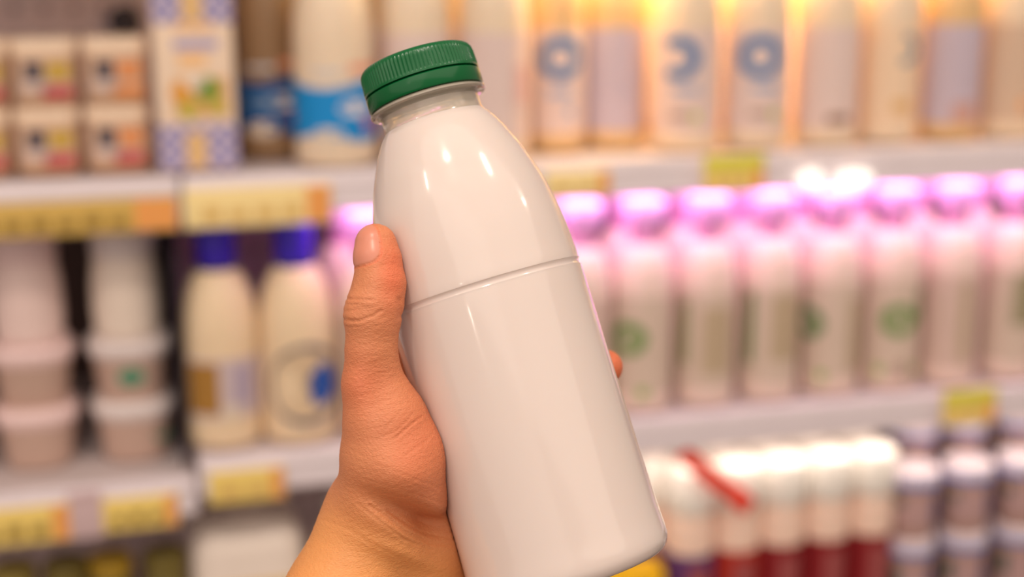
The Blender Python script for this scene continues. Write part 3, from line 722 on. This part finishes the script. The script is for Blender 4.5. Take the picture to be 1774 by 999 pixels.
def nail_level(p):
    v = p-T0; u = v@t_ax; q = v-u[:, None]*t_ax
    cu = u-(-.3)              # nail centre along the thumb
    ang = np.degrees(np.arctan2(q@b_nail, q@n_nail))
    e = (np.abs(cu)/7.4)**3.2+(np.abs(ang)/56)**3.2
    return e**(1/3.2), u, ang
def sdf(p, detail=False):
    d = None
    for ch, k in chains:
        dc = None
        for (a, r1), (b, r2) in zip(ch, ch[1:]):
            q = rcone(p, a, b, r1, r2); dc = q if dc is None else smin(dc, q, 1.2)
        d = dc if d is None else smin(d, dc, k)
    x, y = px_of(p); front = 1/(1+np.exp(-(p[:, 2]+500)/2.5))
    # hollow below the thenar, tendon ridges of the wrist, knuckle
    dx, dy = x-722, y-893; ca, sa = math.cos(R(24)), math.sin(R(24)); uu, vv2 = dx*ca+dy*sa, -dx*sa+dy*ca
    d = d+front*8.5*np.exp(-(uu/66)**2-(np.where(vv2 < 0, vv2/15, vv2/26))**2)
    dx, dy = x-702, y-828; d = d-front*2.2*np.exp(-((dx*.9+dy*.42)/55)**2-((-dx*.42+dy*.9)/36)**2)
    dx, dy = x-700, y-950; d = d-front*1.6*np.exp(-((dx*.35-dy*.94+10)/16)**2-((dx)/70)**2)
    d = d-.6*np.exp(-((x-600)/16)**2-((y-538)/22)**2)*front
    d = d+front*1.6*np.exp(-((x-612)/26)**2-((y-470)/26)**2)*.5
    d = d-front*1.3*np.exp(-((x-610)/30)**2-((y-668)/34)**2)
    d = d+front*1.5*np.exp(-((x-655)/22)**2-((y-700)/50)**2)*.5
    # bottle wall: flesh presses flat against it
    e = .12-bottle_d(p); k = 1.0
    h_ = np.maximum(k-np.abs(d-e), 0)/k
    d = np.maximum(d, e)+h_*h_*k*.25
    if detail:
        for pts, wd, dep in creases:
            s_ = seg_d(x, y, pts); d = d+front*.75*dep*(np.exp(-(s_/wd)**2)-.22*np.exp(-((s_-wd*2.4)/(wd*1.3))**2))
        lv, u, ang = nail_level(p)
        nearT = np.linalg.norm(p-T0, axis=1) < 16
        groove = np.exp(-((lv-1.03)/.05)**2)*(u < 5.5)
        plate = 1/(1+np.exp((lv-.97)/.02))
        d = d+nearT*(.60*groove-.12*plate+.25*plate*(np.abs(ang)/56)**2)
        # fine skin relief
        q = p*np.array([1.0, 1.0, 1.0])
        rel = np.sin(q[:, 0]*1.9+np.sin(q[:, 1]*1.3)*1.2)*np.sin(q[:, 1]*2.6+q[:, 0]*.9+np.sin(q[:, 2]*1.7))
        d = d+.05*rel*(1-plate*nearT)
    return d
lo = np.array([-135., -262., -566.]); hi = np.array([50., 42., -425.]); hstep = 1.9
nx, ny, nz = [int(v) for v in np.ceil((hi-lo)/hstep)]
gx, gy, gz = [lo[i]+hstep*np.arange(n) for i, n in enumerate((nx, ny, nz))]
V = np.empty((nx, ny, nz), np.float32)
for i in range(nx):
    Yg, Zg = np.meshgrid(gy, gz, indexing='ij')
    P_ = np.stack([np.full(Yg.size, gx[i]), Yg.ravel(), Zg.ravel()], 1)
    V[i] = sdf(P_).reshape(ny, nz)
# surface nets
ins = V < 0
cs = ins[:-1, :-1, :-1].astype(np.int8)
for o_ in ((1, 0, 0), (0, 1, 0), (0, 0, 1), (1, 1, 0), (1, 0, 1), (0, 1, 1), (1, 1, 1)):
    cs = cs+ins[o_[0]:nx-1+o_[0], o_[1]:ny-1+o_[1], o_[2]:nz-1+o_[2]]
act = (cs > 0) & (cs < 8)
idx = -np.ones(act.shape, np.int64); cells = np.argwhere(act); idx[act] = np.arange(len(cells))
acc = np.zeros((len(cells), 3)); cnt = np.zeros(len(cells))
corn = [(0, 0, 0), (1, 0, 0), (0, 1, 0), (0, 0, 1), (1, 1, 0), (1, 0, 1), (0, 1, 1), (1, 1, 1)]
for a in range(8):
    for b in range(a+1, 8):
        if sum(abs(corn[a][k]-corn[b][k]) for k in range(3)) != 1: continue
        ca_, cb_ = np.array(corn[a]), np.array(corn[b]); A_ = cells+ca_; B_ = cells+cb_
        va = V[A_[:, 0], A_[:, 1], A_[:, 2]]; vb = V[B_[:, 0], B_[:, 1], B_[:, 2]]
        cr = (va < 0) != (vb < 0); t_ = np.where(cr, va/np.where(cr, va-vb, 1), 0)
        acc[cr] += (ca_+t_[:, None]*(cb_-ca_))[cr]; cnt[cr] += 1
verts = lo+hstep*(cells+acc/cnt[:, None])
quads = []
for ax in range(3):
    o1, o2 = [(1, 2), (2, 0), (0, 1)][ax]
    sl = [slice(0, n-1) for n in V.shape]; sh = [slice(0, n-1) for n in V.shape]; sh[ax] = slice(1, V.shape[ax])
    e0 = ins[tuple(sl)]; e1 = ins[tuple(sh)]; ed = np.argwhere(e0 != e1)
    ok = (ed[:, o1] > 0) & (ed[:, o2] > 0); ed = ed[ok]
    fl = e0[ed[:, 0], ed[:, 1], ed[:, 2]]
    u1 = np.zeros(3, int); u1[o1] = 1; u2 = np.zeros(3, int); u2[o2] = 1
    g = lambda c: idx[c[:, 0], c[:, 1], c[:, 2]]
    qd = np.stack([g(ed-u1-u2), g(ed-u2), g(ed), g(ed-u1)], 1)
    qd[~fl] = qd[~fl][:, ::-1]; quads.append(qd)
quads = np.concatenate(quads); quads = quads[(quads >= 0).all(1)]
def grad(fn, p, e):
    g_ = np.empty_like(p)
    for k in range(3):
        q = p.copy(); q[:, k] += e; q2 = p.copy(); q2[:, k] -= e
        g_[:, k] = (fn(q)-fn(q2))/(2*e)
    return g_
def project(p, fn, n=2, e=.15):
    for _ in range(n):
        d = fn(p); g_ = grad(fn, p, e); m2 = np.maximum((g_*g_).sum(1), .15)
        p = p-np.clip(d/m2, -1.2, 1.2)[:, None]*g_
    return p
def subdivide(v, q):
    e = np.concatenate([q[:, [0, 1]], q[:, [1, 2]], q[:, [2, 3]], q[:, [3, 0]]]); e.sort(axis=1)
    ue, inv = np.unique(e, axis=0, return_inverse=True); inv = inv.reshape(-1)
    em = len(v)+inv.reshape(4, len(q)); fm = len(v)+len(ue)+np.arange(len(q))
    nv = np.concatenate([v, (v[ue[:, 0]]+v[ue[:, 1]])/2, v[q].mean(1)])
    nq = np.concatenate([np.stack([q[:, k], em[k], fm, em[(k-1) % 4]], 1) for k in range(4)])
    return nv, nq
verts = project(verts, sdf, 2)
verts, quads = subdivide(verts, quads); verts = project(verts, sdf, 1)
verts, quads = subdivide(verts, quads); verts = project(verts, lambda p: sdf(p, True), 2, .08)
wrist = J(680, 930, 512, 0)[0]
me = bpy.data.meshes.new('hand')
me.from_pydata(((verts-wrist)*.001).tolist(), [], quads.tolist()); me.update()
for p_ in me.polygons: p_.use_smooth = True
hand = bpy.data.objects.new('hand', me); C.objects.link(hand)
hand.matrix_world = MW @ Matrix.Translation(Vector(wrist)*.001)
tag(hand, 'bare left hand and wrist gripping the white bottle, thumb pointing up its side', 'hand')
# skin tone map: rosier thumb pulp and palm side, paler wrist, nail
x, y = px_of(verts)
rosy = np.clip(1.1*np.exp(-((x-682)/26)**2-((y-470)/60)**2)+.5*np.exp(-((x-625)/40)**2-((y-665)/50)**2)+.5*np.exp(-((x-725)/60)**2-((y-780)/90)**2)+1.2*(x > 1000), 0, 1)
gold = 1/(1+np.exp(-(y-905-(x-650)*.35)/22))
lv, u, ang = nail_level(verts); nearT = np.linalg.norm(verts-T0, axis=1) < 16
nail = nearT/(1+np.exp((lv-.97)/.02))
rosy = np.clip(rosy+.9*nearT*np.exp(-((lv-1.05)/.06)**2), 0, 1)
col = np.stack([rosy, gold, nail, np.ones_like(nail)], 1).astype(np.float32)
at_ = me.color_attributes.new('skin_zones', 'FLOAT_COLOR', 'POINT'); at_.data.foreach_set('color', col.ravel())
m = bpy.data.materials.new('skin'); m.use_nodes = True; nt = m.node_tree; b = nt.nodes['Principled BSDF']
vc = nt.nodes.new('ShaderNodeVertexColor'); vc.layer_name = 'skin_zones'
sp = nt.nodes.new('ShaderNodeSeparateColor'); nt.links.new(vc.outputs[0], sp.inputs[0])
tc = nt.nodes.new('ShaderNodeTexCoord')
def noise(scale, det=4, stretch=None):
    n = nt.nodes.new('ShaderNodeTexNoise'); n.inputs['Scale'].default_value = scale; n.inputs['Detail'].default_value = det
    if stretch:
        mp = nt.nodes.new('ShaderNodeMapping'); mp.inputs['Scale'].default_value = stretch[0]; mp.inputs['Rotation'].default_value = stretch[1]
        nt.links.new(tc.outputs['Object'], mp.inputs[0]); nt.links.new(mp.outputs[0], n.inputs['Vector'])
    else: nt.links.new(tc.outputs['Object'], n.inputs['Vector'])
    return n.outputs['Fac']
def mix(f, a, b_):
    n = nt.nodes.new('ShaderNodeMix'); n.data_type = 'RGBA'
    for s_, v in ((0, f), (6, a), (7, b_)):
        if isinstance(v, (tuple, float)): n.inputs[s_].default_value = v
        else: nt.links.new(v, n.inputs[s_])
    return n.outputs[2]
def mul(a, v):
    n = nt.nodes.new('ShaderNodeMath'); n.operation = 'MULTIPLY'; nt.links.new(a, n.inputs[0]); n.inputs[1].default_value = v; return n.outputs[0]
c_ = mix(noise(90, 5), rgb(206, 130, 88), rgb(220, 146, 98))
c_ = mix(mul(noise(28, 3), .55), c_, rgb(210, 120, 88))
c_ = mix(mul(sp.outputs[0], .75), c_, rgb(226, 112, 74))
c_ = mix(mul(sp.outputs[1], .8), c_, rgb(234, 160, 92))
c_ = mix(mul(sp.outputs[2], .9), c_, rgb(214, 138, 116))
nt.links.new(c_, b.inputs['Base Color'])
rg = mix(sp.outputs[2], (.46, .46, .46, 1), (.32, .32, .32, 1)); nt.links.new(rg, b.inputs['Roughness'])
b.inputs['Subsurface Weight'].default_value = .12; b.inputs['Subsurface Radius'].default_value = (1, .35, .2); b.inputs['Subsurface Scale'].default_value = .004
b.inputs['Specular IOR Level'].default_value = .45
bp = nt.nodes.new('ShaderNodeBump'); bp.inputs['Strength'].default_value = .6; bp.inputs['Distance'].default_value = .0004
vo = nt.nodes.new('ShaderNodeTexVoronoi'); vo.inputs['Scale'].default_value = 1300; vo.feature = 'DISTANCE_TO_EDGE'
mp = nt.nodes.new('ShaderNodeMapping'); mp.inputs['Scale'].default_value = (.55, 1.2, 1); mp.inputs['Rotation'].default_value = (0, 0, R(28))
nt.links.new(tc.outputs['Object'], mp.inputs[0]); nt.links.new(mp.outputs[0], vo.inputs['Vector'])
ad = nt.nodes.new('ShaderNodeMath'); ad.operation = 'ADD'
nt.links.new(vo.outputs['Distance'], ad.inputs[0]); nt.links.new(noise(500, 4, ((.4, 1.6, 1), (0, 0, R(28)))), ad.inputs[1])
inv = nt.nodes.new('ShaderNodeMath'); inv.operation = 'SUBTRACT'; inv.inputs[0].default_value = 1; nt.links.new(sp.outputs[2], inv.inputs[1])
mh = nt.nodes.new('ShaderNodeMath'); mh.operation = 'MULTIPLY'; nt.links.new(ad.outputs[0], mh.inputs[0]); nt.links.new(inv.outputs[0], mh.inputs[1])
nt.links.new(mh.outputs[0], bp.inputs['Height']); nt.links.new(bp.outputs[0], b.inputs['Normal'])
me.materials.append(m)
